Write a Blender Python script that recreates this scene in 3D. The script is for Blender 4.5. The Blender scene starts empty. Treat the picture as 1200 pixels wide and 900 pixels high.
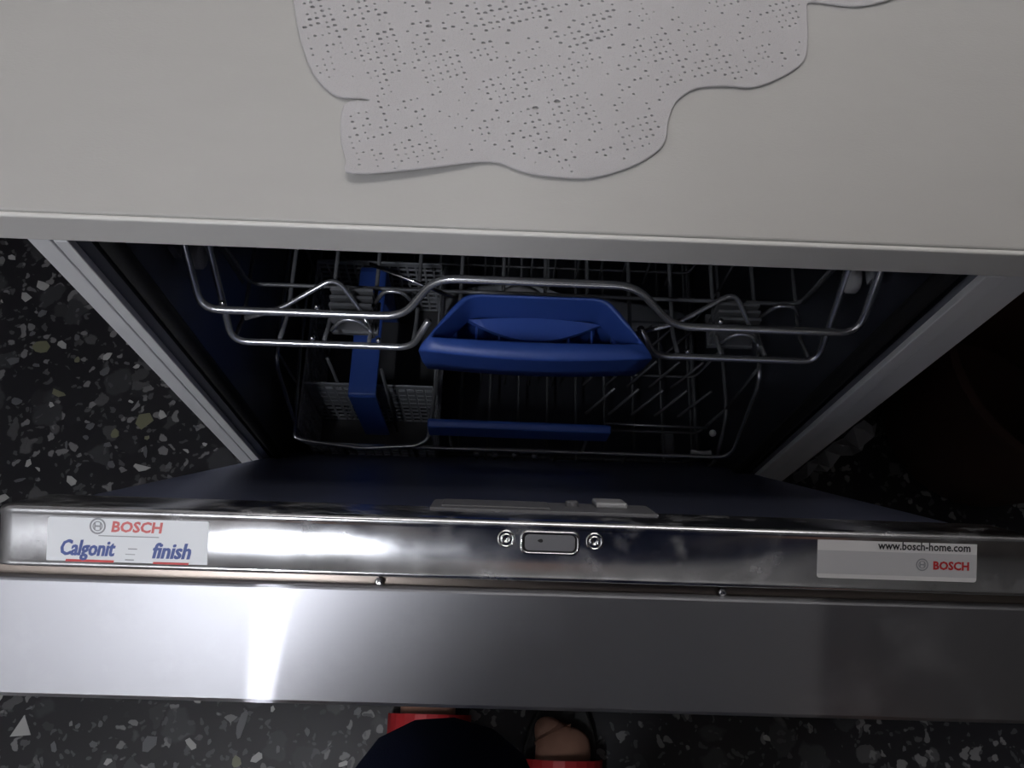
import bpy, bmesh, math, random
from mathutils import Vector, Matrix
from mathutils.geometry import delaunay_2d_cdt

random.seed(7)
S = bpy.context.scene
COL = S.collection
PI = math.pi

# ------------------------------------------------------------------ camera
cam = bpy.data.cameras.new('camera')
cam.sensor_width = 36.0
cam.lens = 30.0
cam.clip_start = 0.01
cam_o = bpy.data.objects.new('camera', cam)
COL.objects.link(cam_o)
cam_o.location = (-0.0212, -0.2564, 1.2641)
cam_o.rotation_euler = (0.3702, -0.0313, 0.0256)
S.camera = cam_o

# ------------------------------------------------------------------ world, exposure, lamp settings
w = bpy.data.worlds.new('dim_room'); S.world = w; w.use_nodes = True
w.node_tree.nodes['Background'].inputs['Color'].default_value = (0.55, 0.62, 0.8, 1)
w.node_tree.nodes['Background'].inputs['Strength'].default_value = 0.0
S.view_settings.view_transform = 'Standard'
S.view_settings.look = 'None'
S.view_settings.gamma = 1.0
S.view_settings.use_curve_mapping = False
S.view_settings.exposure = 0.0
TUBE_STRENGTH = 180.0              # slim tube light, the key; seen as a streak in the steel
TUBE_COLOR = (0.93, 0.955, 1.0)
LAMP_A = (-0.57, -1.40, 2.30)      # tube ends
LAMP_B = (-0.57, -0.72, 2.30)
PANEL_STRENGTH = 4.9               # flat panel lamp above the worktop
PANEL_COLOR = (1.0, 0.965, 0.93)
PANEL_AT = (0.14, 0.47, 2.10)

# ------------------------------------------------------------------ materials
def mat(name, color, rough=0.5, metal=0.0, spec=0.5, var=0.0, scale=20.0, bump=0.0, bscale=200.0,
        stretch=(1, 1, 1), rvar=0.0, **kw):
    m = bpy.data.materials.new(name); m.use_nodes = True
    nt = m.node_tree; b = nt.nodes['Principled BSDF']
    b.inputs['Base Color'].default_value = (*color, 1)
    b.inputs['Roughness'].default_value = rough
    b.inputs['Metallic'].default_value = metal
    b.inputs['Specular IOR Level'].default_value = spec
    for k, v in kw.items():
        b.inputs[k].default_value = v
    tc = nt.nodes.new('ShaderNodeTexCoord')
    mp = nt.nodes.new('ShaderNodeMapping'); mp.inputs['Scale'].default_value = stretch
    nt.links.new(tc.outputs['Object'], mp.inputs['Vector'])
    if var or rvar:
        n = nt.nodes.new('ShaderNodeTexNoise'); n.inputs['Scale'].default_value = scale
        n.inputs['Detail'].default_value = 3; n.inputs['Roughness'].default_value = 0.6
        nt.links.new(mp.outputs['Vector'], n.inputs['Vector'])
        if var:
            mx = nt.nodes.new('ShaderNodeMix'); mx.data_type = 'RGBA'
            mx.inputs['A'].default_value = (*[c * (1 - var) for c in color], 1)
            mx.inputs['B'].default_value = (*[min(1, c * (1 + var)) for c in color], 1)
            nt.links.new(n.outputs['Fac'], mx.inputs['Factor'])
            nt.links.new(mx.outputs['Result'], b.inputs['Base Color'])
        if rvar:
            mr = nt.nodes.new('ShaderNodeMapRange')
            mr.inputs['From Min'].default_value = 0.2; mr.inputs['From Max'].default_value = 0.8
            mr.inputs['To Min'].default_value = max(0.02, rough - rvar); mr.inputs['To Max'].default_value = rough + rvar
            nt.links.new(n.outputs['Fac'], mr.inputs['Value'])
            nt.links.new(mr.outputs['Result'], b.inputs['Roughness'])
    if bump:
        n2 = nt.nodes.new('ShaderNodeTexNoise'); n2.inputs['Scale'].default_value = bscale
        n2.inputs['Detail'].default_value = 3
        nt.links.new(mp.outputs['Vector'], n2.inputs['Vector'])
        bp = nt.nodes.new('ShaderNodeBump'); bp.inputs['Strength'].default_value = bump
        bp.inputs['Distance'].default_value = 0.001
        nt.links.new(n2.outputs['Fac'], bp.inputs['Height'])
        nt.links.new(bp.outputs['Normal'], b.inputs['Normal'])
    return m

def brushed(name, color, rough, aniso, rvar=0.05, var=0.08, scale=14):
    m = mat(name, color, rough, 1.0, var=var, scale=scale, rvar=rvar)
    nt = m.node_tree; b = nt.nodes['Principled BSDF']
    b.inputs['Anisotropic'].default_value = aniso; b.inputs['Anisotropic Rotation'].default_value = 0.25
    t = nt.nodes.new('ShaderNodeTangent'); t.direction_type = 'RADIAL'; t.axis = 'X'
    nt.links.new(t.outputs['Tangent'], b.inputs['Tangent'])
    # a narrow polished lobe over the broad satin one
    g = nt.nodes.new('ShaderNodeBsdfAnisotropic'); g.distribution = 'GGX'
    g.inputs['Color'].default_value = (*color, 1); g.inputs['Roughness'].default_value = 0.24
    g.inputs['Anisotropy'].default_value = 0.99; g.inputs['Rotation'].default_value = 0.25
    nt.links.new(t.outputs['Tangent'], g.inputs['Tangent'])
    ms = nt.nodes.new('ShaderNodeMixShader'); ms.inputs['Fac'].default_value = 0.22
    nt.links.new(b.outputs['BSDF'], ms.inputs[1]); nt.links.new(g.outputs['BSDF'], ms.inputs[2])
    nt.links.new(ms.outputs['Shader'], nt.nodes['Material Output'].inputs['Surface'])
    # brush lines along X
    tc = nt.nodes.new('ShaderNodeTexCoord'); mp = nt.nodes.new('ShaderNodeMapping')
    mp.inputs['Scale'].default_value = (3, 900, 900)
    nt.links.new(tc.outputs['Object'], mp.inputs['Vector'])
    n = nt.nodes.new('ShaderNodeTexNoise'); n.inputs['Scale'].default_value = 1.0
    nt.links.new(mp.outputs['Vector'], n.inputs['Vector'])
    bp = nt.nodes.new('ShaderNodeBump'); bp.inputs['Strength'].default_value = 0.04
    bp.inputs['Distance'].default_value = 0.0003
    nt.links.new(n.outputs['Fac'], bp.inputs['Height'])
    nt.links.new(bp.outputs['Normal'], b.inputs['Normal'])
    return m

def terrazzo():
    m = bpy.data.materials.new('dark_terrazzo'); m.use_nodes = True
    nt = m.node_tree; b = nt.nodes['Principled BSDF']
    b.inputs['Roughness'].default_value = 0.42
    b.inputs['Specular IOR Level'].default_value = 0.35
    tc = nt.nodes.new('ShaderNodeTexCoord')
    nz = nt.nodes.new('ShaderNodeTexNoise'); nz.inputs['Scale'].default_value = 35; nz.inputs['Detail'].default_value = 3
    nt.links.new(tc.outputs['Object'], nz.inputs['Vector'])
    add = nt.nodes.new('ShaderNodeVectorMath'); add.operation = 'MULTIPLY_ADD'
    add.inputs[1].default_value = (0.035, 0.035, 0.0)
    nt.links.new(nz.outputs['Color'], add.inputs[0]); nt.links.new(tc.outputs['Object'], add.inputs[2])
    col = None
    base = (0.018, 0.0175, 0.021, 1)
    prev = None
    for sc, lo, hi, ca, cb in ((34, 0.86, 0.90, (0.09, 0.088, 0.092, 1), 0.006),
                               (75, 0.80, 0.84, (0.20, 0.195, 0.20, 1), 0.0035),
                               (22, 0.72, 0.80, (0.045, 0.045, 0.05, 1), 0.01),
                               (130, 0.78, 0.82, (0.08, 0.08, 0.084, 1), 0.0025)):
        v = nt.nodes.new('ShaderNodeTexVoronoi'); v.feature = 'F1'; v.inputs['Scale'].default_value = sc
        v.inputs['Randomness'].default_value = 1.0
        nt.links.new(add.outputs['Vector'], v.inputs['Vector'])
        sp = nt.nodes.new('ShaderNodeSeparateColor'); nt.links.new(v.outputs['Color'], sp.inputs['Color'])
        mr = nt.nodes.new('ShaderNodeMapRange'); mr.inputs['From Min'].default_value = lo; mr.inputs['From Max'].default_value = hi
        nt.links.new(sp.outputs['Red'], mr.inputs['Value'])
        md = nt.nodes.new('ShaderNodeMapRange'); md.inputs['From Min'].default_value = 0.5; md.inputs['From Max'].default_value = 0.42
        nt.links.new(v.outputs['Distance'], md.inputs['Value'])
        mu = nt.nodes.new('ShaderNodeMath'); mu.operation = 'MULTIPLY'
        nt.links.new(mr.outputs['Result'], mu.inputs[0]); nt.links.new(md.outputs['Result'], mu.inputs[1])
        mx = nt.nodes.new('ShaderNodeMix'); mx.data_type = 'RGBA'
        mx.inputs['B'].default_value = ca
        if prev is None: mx.inputs['A'].default_value = base
        else: nt.links.new(prev, mx.inputs['A'])
        nt.links.new(mu.outputs['Value'], mx.inputs['Factor'])
        prev = mx.outputs['Result']
    nt.links.new(prev, b.inputs['Base Color'])
    return m

M = {}
M['laminate'] = mat('white_laminate', (0.485, 0.475, 0.465), 0.5, var=0.03, scale=60, bump=0.12, bscale=900, stretch=(0.4, 1, 1))
M['edge'] = mat('grey_edge_band', (0.75, 0.735, 0.72), 0.4, var=0.03, scale=30)
M['cotton'] = mat('white_cotton', (0.56, 0.542, 0.56), 0.95, spec=0.1, bump=0.6, bscale=1500, var=0.03, scale=40)
M['steel'] = brushed('brushed_steel', (0.42, 0.422, 0.455), 0.40, 0.0, rvar=0.0, var=0.05, scale=9)
M['rail_steel'] = mat('door_rim_steel', (0.66, 0.665, 0.70), 0.22, 1.0, rvar=0.08, var=0.2, scale=45)
def residue(m, amount, scale):
    """dull whitish water marks dried on the metal"""
    nt = m.node_tree; out = nt.nodes['Material Output']; src = out.inputs['Surface'].links[0].from_socket
    tc = nt.nodes.new('ShaderNodeTexCoord'); n = nt.nodes.new('ShaderNodeTexNoise')
    n.inputs['Scale'].default_value = scale; n.inputs['Detail'].default_value = 7; n.inputs['Roughness'].default_value = 0.65
    nt.links.new(tc.outputs['Object'], n.inputs['Vector'])
    mr = nt.nodes.new('ShaderNodeMapRange'); mr.inputs['From Min'].default_value = 0.52; mr.inputs['From Max'].default_value = 0.78
    mr.inputs['To Max'].default_value = amount
    nt.links.new(n.outputs['Fac'], mr.inputs['Value'])
    d = nt.nodes.new('ShaderNodeBsdfDiffuse'); d.inputs['Color'].default_value = (0.55, 0.55, 0.58, 1)
    ms = nt.nodes.new('ShaderNodeMixShader'); nt.links.new(mr.outputs['Result'], ms.inputs['Fac'])
    nt.links.new(src, ms.inputs[1]); nt.links.new(d.outputs['BSDF'], ms.inputs[2]); nt.links.new(ms.outputs['Shader'], out.inputs['Surface'])
residue(M['rail_steel'], 0.55, 38); residue(M['steel'], 0.14, 26)
M['groove'] = mat('stained_groove_steel', (0.20, 0.17, 0.15), 0.33, 1.0, var=0.45, scale=25, stretch=(0.25, 1, 1))
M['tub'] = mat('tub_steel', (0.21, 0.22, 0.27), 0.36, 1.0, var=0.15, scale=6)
M['liner'] = mat('door_liner_steel', (0.28, 0.31, 0.46), 0.42, 1.0, var=0.1, scale=8)
M['frame'] = mat('grey_painted_frame', (0.78, 0.78, 0.81), 0.45)
M['black'] = mat('black_rubber', (0.012, 0.012, 0.013), 0.6)
M['darkplastic'] = mat('dark_grey_plastic', (0.05, 0.05, 0.055), 0.5)
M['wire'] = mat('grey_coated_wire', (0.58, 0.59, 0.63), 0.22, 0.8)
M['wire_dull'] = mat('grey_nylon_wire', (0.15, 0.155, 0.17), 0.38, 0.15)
M['blue'] = mat('blue_plastic', (0.030, 0.078, 0.34), 0.42, var=0.06, scale=30)
M['greyplastic'] = mat('grey_basket_plastic', (0.32, 0.335, 0.37), 0.35)
M['clip'] = mat('smoke_grey_plastic', (0.16, 0.165, 0.18), 0.4)
M['lightplastic'] = mat('light_grey_plastic', (0.42, 0.42, 0.44), 0.45)
M['dispenser'] = mat('dispenser_grey', (0.17, 0.17, 0.185), 0.5)
M['latch'] = mat('latch_plate_grey', (0.22, 0.22, 0.245), 0.5, var=0.1, scale=60)
M['chrome'] = mat('bright_chrome', (0.8, 0.8, 0.82), 0.16, 1.0)
M['stk_blue'] = mat('pale_blue_sticker', (0.80, 0.82, 0.87), 0.45)
M['stk_white'] = mat('white_sticker', (0.80, 0.79, 0.81), 0.5)
M['stk_grey'] = mat('grey_sticker_band', (0.60, 0.60, 0.63), 0.5)
M['ink_red'] = mat('red_ink', (0.55, 0.03, 0.035), 0.5)
M['ink_pink'] = mat('faded_red_ink', (0.62, 0.13, 0.13), 0.5)
M['ink_navy'] = mat('navy_ink', (0.045, 0.08, 0.30), 0.5)
M['ink_black'] = mat('black_ink', (0.015, 0.015, 0.02), 0.5)
M['ink_grey'] = mat('grey_ink', (0.28, 0.29, 0.32), 0.5)
M['foil'] = mat('silver_foil', (0.3, 0.3, 0.31), 0.35, 0.8)
M['bin'] = mat('dark_brown_plastic', (0.055, 0.025, 0.018), 0.5)
M['wall'] = mat('white_plaster', (0.5, 0.49, 0.48), 0.8, bump=0.1, bscale=80)
M['tilewall'] = mat('cream_wall', (0.55, 0.53, 0.5), 0.7)
M['frontwall'] = mat('taupe_wall', (0.12, 0.105, 0.095), 0.7)
M['ceil'] = mat('ceiling_paint', (0.45, 0.44, 0.43), 0.9)
M['darkwall'] = mat('dark_brown_panelling', (0.035, 0.024, 0.018), 0.5, var=0.3, scale=8, stretch=(1, 1, 0.1))
M['terrazzo'] = terrazzo()
M['chip_white'] = mat('white_stone_chip', (0.42, 0.415, 0.41), 0.3, var=0.25, scale=60)
M['chip_grey'] = mat('grey_stone_chip', (0.12, 0.12, 0.13), 0.3, var=0.3, scale=60)
M['chip_olive'] = mat('olive_stone_chip', (0.17, 0.17, 0.11), 0.3, var=0.3, scale=60)
M['navy'] = mat('navy_cloth', (0.018, 0.026, 0.070), 0.9, spec=0.2, bump=0.4, bscale=700)
M['skin'] = mat('skin', (0.36, 0.195, 0.14), 0.5, var=0.06, scale=30)
M['hair'] = mat('dark_hair', (0.02, 0.014, 0.01), 0.6)
M['redrubber'] = mat('red_rubber', (0.42, 0.02, 0.025), 0.5)
M['lampshell'] = mat('white_lamp_housing', (0.75, 0.75, 0.75), 0.5)
def lit(name, c, e):
    m = mat(name, (.8, .8, .8), .5); b = m.node_tree.nodes['Principled BSDF']
    b.inputs['Emission Color'].default_value = (*c, 1); b.inputs['Emission Strength'].default_value = e
    return m
M['tube'] = lit('lit_tube', TUBE_COLOR, TUBE_STRENGTH)
M['disc'] = lit('lit_diffuser', PANEL_COLOR, PANEL_STRENGTH)

# ------------------------------------------------------------------ helpers
def link(name, me, parent=None):
    o = bpy.data.objects.new(name, me); COL.objects.link(o)
    if parent: o.parent = parent
    return o

def obj(name, bm, m, parent=None, smooth=False, bevel=0.0, segs=2):
    me = bpy.data.meshes.new(name)
    bmesh.ops.recalc_face_normals(bm, faces=bm.faces)
    if smooth:
        for f in bm.faces: f.smooth = True
    bm.to_mesh(me); bm.free()
    for k in (m if isinstance(m, (list, tuple)) else [m]): me.materials.append(M[k])
    o = link(name, me, parent)
    if bevel:
        b = o.modifiers.new('bevel', 'BEVEL'); b.width = bevel; b.segments = segs; b.limit_method = 'ANGLE'
        b.angle_limit = math.radians(40)
    return o

def tag(o, label, cat, group=None):
    o['label'] = label; o['category'] = cat
    if group: o['group'] = group
    return o

def thing(name, label, cat, loc=(0, 0, 0)):
    o = bpy.data.objects.new(name, None); COL.objects.link(o); o.location = loc
    o.empty_display_size = 0.05
    return tag(o, label, cat)

def struct(o):
    o['kind'] = 'structure'; return o

def box(bm, x0, x1, y0, y1, z0, z1, f=None):
    """axis box; f maps (x,y,z) to a world point"""
    f = f or (lambda x, y, z: (x, y, z))
    v = [bm.verts.new(f(x, y, z)) for x in (x0, x1) for y in (y0, y1) for z in (z0, z1)]
    for q in ((0, 1, 3, 2), (4, 6, 7, 5), (0, 4, 5, 1), (2, 3, 7, 6), (0, 2, 6, 4), (1, 5, 7, 3)):
        bm.faces.new([v[i] for i in q])

def bx(*a, f=None):
    bm = bmesh.new(); box(bm, *a, f=f); return bm

def fillet(pts, r, n=5):
    pts = [Vector(p) for p in pts]; out = [pts[0]]
    for i in range(1, len(pts) - 1):
        a, b, c = pts[i - 1], pts[i], pts[i + 1]
        d1, d2 = (a - b), (c - b); rr = min(r, d1.length * .45, d2.length * .45)
        p, q = b + d1.normalized() * rr, b + d2.normalized() * rr
        for k in range(n + 1):
            t = k / n; out.append(p * (1 - t) ** 2 + b * 2 * t * (1 - t) + q * t * t)
    out.append(pts[-1]); return out

def sweep(bm, path, prof, cap=True, up=None, scale=None):
    """sweep a closed 2D profile [(a,b)] along the path"""
    path = [Vector(p) for p in path]; rings = []
    n = len(path); prevN = None
    for i, p in enumerate(path):
        t = ((path[min(i + 1, n - 1)] - path[max(i - 1, 0)])).normalized()
        if prevN is None:
            u0 = Vector(up) if up else (Vector((0, 0, 1)) if abs(t.z) < .9 else Vector((1, 0, 0)))
            nrm = (u0 - t * u0.dot(t)).normalized()
        else:
            nrm = (prevN - t * prevN.dot(t)).normalized()
        prevN = nrm; bn = t.cross(nrm); s = scale[i] if scale else 1
        rings.append([bm.verts.new(p + nrm * a * s + bn * b * s) for a, b in prof])
    m = len(prof)
    for i in range(n - 1):
        for j in range(m):
            bm.faces.new((rings[i][j], rings[i][(j + 1) % m], rings[i + 1][(j + 1) % m], rings[i + 1][j]))
    if cap:
        bm.faces.new(rings[0][::-1]); bm.faces.new(rings[-1])

def circ(r, n=8): return [(r * math.cos(2 * PI * k / n), r * math.sin(2 * PI * k / n)) for k in range(n)]

def tube_bm(path, r, n=8, rf=0.0, bm=None):
    bm = bm or bmesh.new(); sweep(bm, fillet(path, rf) if rf else path, circ(r, n)); return bm

def wire(name, path, r, parent, m='wire', rf=0.0, n=8):
    return obj(name, tube_bm(path, r, n, rf), m, parent, smooth=True)

def copies(name, first, offsets, parent):
    for d in offsets:
        o = first.copy(); COL.objects.link(o); o.location = first.location + Vector(d)
    first.name = name

def lathe(bm, prof, seg=24, c=(0, 0, 0), f=None):
    f = f or (lambda x, y, z: (x, y, z)); rings = []
    for r, z in prof:
        if r < 1e-6: rings.append([bm.verts.new(f(c[0], c[1], c[2] + z))])
        else: rings.append([bm.verts.new(f(c[0] + r * math.cos(2 * PI * k / seg), c[1] + r * math.sin(2 * PI * k / seg), c[2] + z)) for k in range(seg)])
    for a, b in zip(rings, rings[1:]):
        for k in range(seg):
            k2 = (k + 1) % seg
            if len(a) == 1 and len(b) == 1: continue
            if len(a) == 1: bm.faces.new((a[0], b[k], b[k2]))
            elif len(b) == 1: bm.faces.new((a[k], a[k2], b[0]))
            else: bm.faces.new((a[k], a[k2], b[k2], b[k]))

def prism(bm, poly, z0, z1, f=None, mi=0):
    f = f or (lambda x, y, z: (x, y, z)); n = len(poly)
    lo = [bm.verts.new(f(x, y, z0)) for x, y in poly]; hi = [bm.verts.new(f(x, y, z1)) for x, y in poly]
    fs = [bm.faces.new(lo[::-1]), bm.faces.new(hi)]
    for k in range(n): fs.append(bm.faces.new((lo[k], lo[(k + 1) % n], hi[(k + 1) % n], hi[k])))
    for q in fs: q.material_index = mi

def rrect(x0, x1, y0, y1, r, n=5):
    out = []
    for cx, cy, a0 in ((x1 - r, y1 - r, 0), (x0 + r, y1 - r, 90), (x0 + r, y0 + r, 180), (x1 - r, y0 + r, 270)):
        for k in range(n + 1):
            a = math.radians(a0 + 90 * k / n); out.append((cx + r * math.cos(a), cy + r * math.sin(a)))
    return out

def text_into(bm, body, x, y, size, z, f, mi, width=None, shear=0.0, bold=0.0, yscale=1.0):
    """flat print: lettering of the given height, left edge at x, baseline at y"""
    c = bpy.data.curves.new('t', 'FONT'); c.body = body; c.size = 1.0; c.shear = shear; c.offset = bold
    c.resolution_u = 2
    o = bpy.data.objects.new('t', c); COL.objects.link(o)
    dg = bpy.context.evaluated_depsgraph_get()
    me = o.evaluated_get(dg).to_mesh()
    xs = [v.co.x for v in me.vertices]; x0, x1 = min(xs), max(xs)
    s = size; sx = (width / (x1 - x0)) if width else s
    vs = [bm.verts.new(f(x + (v.co.x - x0) * sx, y + v.co.y * s * yscale, z)) for v in me.vertices]
    for p in me.polygons:
        try:
            fc = bm.faces.new([vs[i] for i in p.vertices]); fc.material_index = mi
        except ValueError: pass
    o.evaluated_get(dg).to_mesh_clear()
    bpy.data.objects.remove(o); bpy.data.curves.remove(c)

# ------------------------------------------------------------------ the room
RX0, RX1, RY0, RY1, RH = -1.15, 2.3, -1.65, 0.66, 2.5
floor = struct(obj('floor', bx(RX0 - .1, RX1 + .1, RY0 - .1, RY1 + .1, -0.06, 0), 'terrazzo'))
struct(obj('ceiling', bx(RX0 - .1, RX1 + .1, RY0 - .1, RY1 + .1, RH, RH + .06), 'ceil'))
struct(obj('wall_left', bx(RX0 - .1, RX0, RY0, RY1, 0, RH), 'wall'))
struct(obj('wall_right', bx(RX1, RX1 + .1, RY0, RY1, 0, RH), 'darkwall'))
struct(obj('wall_back', bx(RX0 - .1, RX1 + .1, RY1, RY1 + .1, 0, RH), 'tilewall'))
struct(obj('wall_front', bx(RX0 - .1, RX1 + .1, RY0 - .1, RY0, 0, RH), 'frontwall'))

# larger stone chips set in the terrazzo, seen one by one
def chip_mesh(seed, m):
    r = random.Random(seed); n = r.randint(5, 8); bm = bmesh.new()
    el = r.uniform(.35, .85)
    poly = []
    for k in range(n):
        a = 2 * PI * (k + r.uniform(-.3, .3)) / n; q = r.uniform(.32, .56)
        poly.append((q * math.cos(a), q * math.sin(a) * el))
    prism(bm, poly, -0.004, 0.0006)
    me = bpy.data.meshes.new('stone_chip'); bmesh.ops.recalc_face_normals(bm, faces=bm.faces); bm.to_mesh(me); bm.free()
    me.materials.append(M[m]); return me
CH = [[chip_mesh(100 * k + s, m) for s in range(7)] for k, m in enumerate(('chip_white', 'chip_grey', 'chip_olive'))]
tri = bmesh.new(); prism(tri, [(-.5, -.45), (.5, -.45), (.08, .5)], -0.004, .0006)
trim = bpy.data.meshes.new('stone_chip'); tri.to_mesh(trim); tri.free(); trim.materials.append(M['chip_white'])
fixed = [(-0.765, 0.378, 0.025, 0), (-0.787, 0.357, 0.025, 0), (-0.743, 0.271, 0.0325, 2), (-0.711, 0.275, 0.0187, 0),
 (-0.78, 0.245, 0.0225, 1), (-0.636, 0.259, 0.0175, 0), (-0.7, 0.193, 0.0375, 2), (-0.562, 0.153, 0.035, 2), (-0.534, 0.164, 0.02, 0),
 (-0.551, 0.079, 0.0325, 0), (-0.65, 0.055, 0.02, 0), (-0.586, 0.184, 0.0112, 0), (-0.64, 0.141, 0.0163, 1), (-0.549, 0.104, 0.02, 1),
 (-0.745, 0.025, 0.02, 0), (-0.706, 0.174, 0.0125, 0), (-0.645, -0.286, 0.0275, 3), (-0.35, -0.278, 0.04, 1), (-0.414, -0.304, 0.025, 0),
 (-0.47, -0.303, 0.0275, 1), (-0.521, -0.327, 0.0163, 0), (-0.596, -0.312, 0.0175, 1), (-0.544, -0.307, 0.0125, 1), (-0.26, -0.284, 0.0125, 1),
 (-0.691, 0.289, 0.0125, 1), (-0.609, 0.285, 0.015, 0), (-0.588, 0.242, 0.0112, 0), (-0.479, 0.146, 0.0125, 1), (-0.504, 0.064, 0.015, 1),
 (-0.596, 0.081, 0.015, 1), (-0.703, 0.071, 0.0125, 0), (-0.759, 0.178, 0.0175, 1), (-0.393, 0.095, 0.0175, 0), (-0.825, 0.428, 0.015, 0)]
placed = [(x, y, s) for x, y, s, k in fixed]
spots = list(fixed)
rg = random.Random(11)
zones = [(-.9, -.33, -.02, .5, 95), (-.72, -.12, -.42, -.24, 60), (.34, .95, 0.0, .45, 20), (.16, .6, -.42, -.24, 9)]
for x0, x1, y0, y1, cnt in zones:
    t = 0; c = 0
    while c < cnt and t < 3000:
        t += 1
        x, y, s = rg.uniform(x0, x1), rg.uniform(y0, y1), rg.choice((.009, .010, .012, .014, .018))
        if all((x - a) ** 2 + (y - b) ** 2 > (.6 * (s + d)) ** 2 for a, b, d in placed):
            placed.append((x, y, s)); spots.append((x, y, s, rg.choice((0, 1, 1, 1, 1, 2)))); c += 1
for i, (x, y, s, k) in enumerate(spots):
    o = link('stone_chip', trim if k == 3 else CH[k][i % 7], floor)
    o.location = (x, y, 0); o.scale = (s, s, 1)
    o.rotation_euler.z = 0.1 if k == 3 else (1.35 if (k == 1 and s > .035) else rg.uniform(0, 6.28))
    if k == 1 and s > .035: o.scale = (s, s * .4, 1)

# ------------------------------------------------------------------ worktop
TOP = 0.846; UND = 0.82
wt = thing('worktop', 'white laminate worktop with a grey front edge above the open dishwasher', 'worktop', (0, 0, 0))
obj('top_board', bx(-1.12, 1.02, 0.0, 0.655, UND, TOP), 'laminate', wt, bevel=.0012)
obj('front_edge_band', bx(-1.12, 1.02, -.0035, -.0002, UND - .0004, TOP - .0006), 'edge', wt, bevel=.0012)
obj('end_panel', bx(-1.12, -1.095, .02, .64, 0, UND - .0005), 'laminate', wt)
obj('end_panel', bx(0.985, 1.01, .02, .64, 0, UND - .0005), 'laminate', wt)

# ------------------------------------------------------------------ crochet doily
outline = [(-0.1603, 0.1674), (-0.1556, 0.1592), (-0.1487, 0.1322), (-0.1372, 0.1032), (-0.1216, 0.0868), (-0.1036, 0.0846), (-0.1023, 0.0815),
 (-0.1158, 0.0789), (-0.1157, 0.0574), (-0.1106, 0.0398), (-0.1062, 0.0294), (-0.065, 0.0361), (-0.0282, 0.0443), (-0.0107, 0.0387), (0.0042, 0.0358),
 (0.029, 0.0358), (0.0516, 0.044), (0.0669, 0.0543), (0.0739, 0.0638), (0.0765, 0.0793), (0.0823, 0.0935), (0.0948, 0.1038), (0.1133, 0.1067),
 (0.1291, 0.1062), (0.1455, 0.1136), (0.1628, 0.1278), (0.1673, 0.1463), (0.1689, 0.1672), (0.1731, 0.1767), (0.2006, 0.1747), (0.2236, 0.181),
 (0.2391, 0.192), (0.249, 0.212), (0.247, 0.232), (0.231, 0.25), (0.226, 0.268), (0.21, 0.292), (0.182, 0.3), (0.158, 0.31), (0.13, 0.33),
 (0.1, 0.335), (0.075, 0.326), (0.05, 0.335), (0.02, 0.346), (-0.01, 0.34), (-0.035, 0.328), (-0.07, 0.322), (-0.095, 0.303), (-0.104, 0.28),
 (-0.12, 0.26), (-0.15, 0.246), (-0.163, 0.22), (-0.16, 0.195)]
def smooth_loop(p, k=4):
    out = []; n = len(p)
    for i in range(n):
        p0, p1, p2, p3 = (Vector(p[(i + d) % n]) for d in (-1, 0, 1, 2))
        for s in range(k):
            t = s / k
            out.append(0.5 * ((2 * p1) + (p2 - p0) * t + (2 * p0 - 5 * p1 + 4 * p2 - p3) * t * t + (3 * p1 - p0 - 3 * p2 + p3) * t ** 3))
    return out
loop = smooth_loop(outline, 4)
def inside(p, poly):
    c = False; j = len(poly) - 1
    for i in range(len(poly)):
        a, b = poly[i], poly[j]
        if (a[1] > p[1]) != (b[1] > p[1]) and p[0] < (b[0] - a[0]) * (p[1] - a[1]) / (b[1] - a[1]) + a[0]: c = not c
        j = i
    return c
def dist_loop(p): return min((p - q).length for q in loop)
verts = list(loop); faces = [list(range(len(loop)))]; nh = 0
rd = random.Random(5); ang = math.radians(21); ca, sa = math.cos(ang), math.sin(ang); SP = 0.0046
bigs = [Vector(v) for v in ((-0.0716, 0.163), (-0.018, 0.0755), (-0.003, 0.083), (-0.042, 0.088), (0.011, 0.09), (-0.068, 0.142), (-0.012, 0.071))]
for i in range(-75, 76):
    for j in range(-75, 76):
        p = Vector((0.03 + (i * ca - j * sa) * SP, 0.19 + (i * sa + j * ca) * SP))
        p += Vector((rd.uniform(-1, 1), rd.uniform(-1, 1))) * .0005
        if not inside(p, loop): continue
        # filet pattern: blocks of open mesh between solid bands
        bi, bj = (i // 7) % 3, (j // 6) % 3
        pr = 0.9 if (bi + bj) % 3 == 0 else (0.62 if (bi + 2 * bj) % 3 == 1 else 0.42)
        if i % 7 == 0 or j % 6 == 0: pr *= 0.35
        if rd.random() > pr: continue
        d = dist_loop(p)
        if d < .0042: continue
        r = rd.uniform(.00045, .00095) * (1.35 if p.y > .13 and p.x < .06 else 1)
        if any((p - b).length < .0025 for b in bigs): r = .0017
        n = 6; a0 = rd.uniform(0, 1)
        st = len(verts)
        for k in range(n):
            a = a0 + 2 * PI * k / n
            verts.append(p + Vector((r * math.cos(a) * 1.25, r * math.sin(a) * .85)))
        faces.append(list(range(st, st + n))); nh += 1
for a in range(-70, 70):        # plain points so that the cloth can ripple
    for b in range(-70, 70):
        p = Vector((0.03 + (a + .5) * .0055, 0.19 + (b + .5) * .0055))
        if inside(p, loop) and dist_loop(p) > .002: verts.append(p)
vo, eo, fo, ov, oe, of = delaunay_2d_cdt(verts, [], faces, 1, 1e-6)
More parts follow.
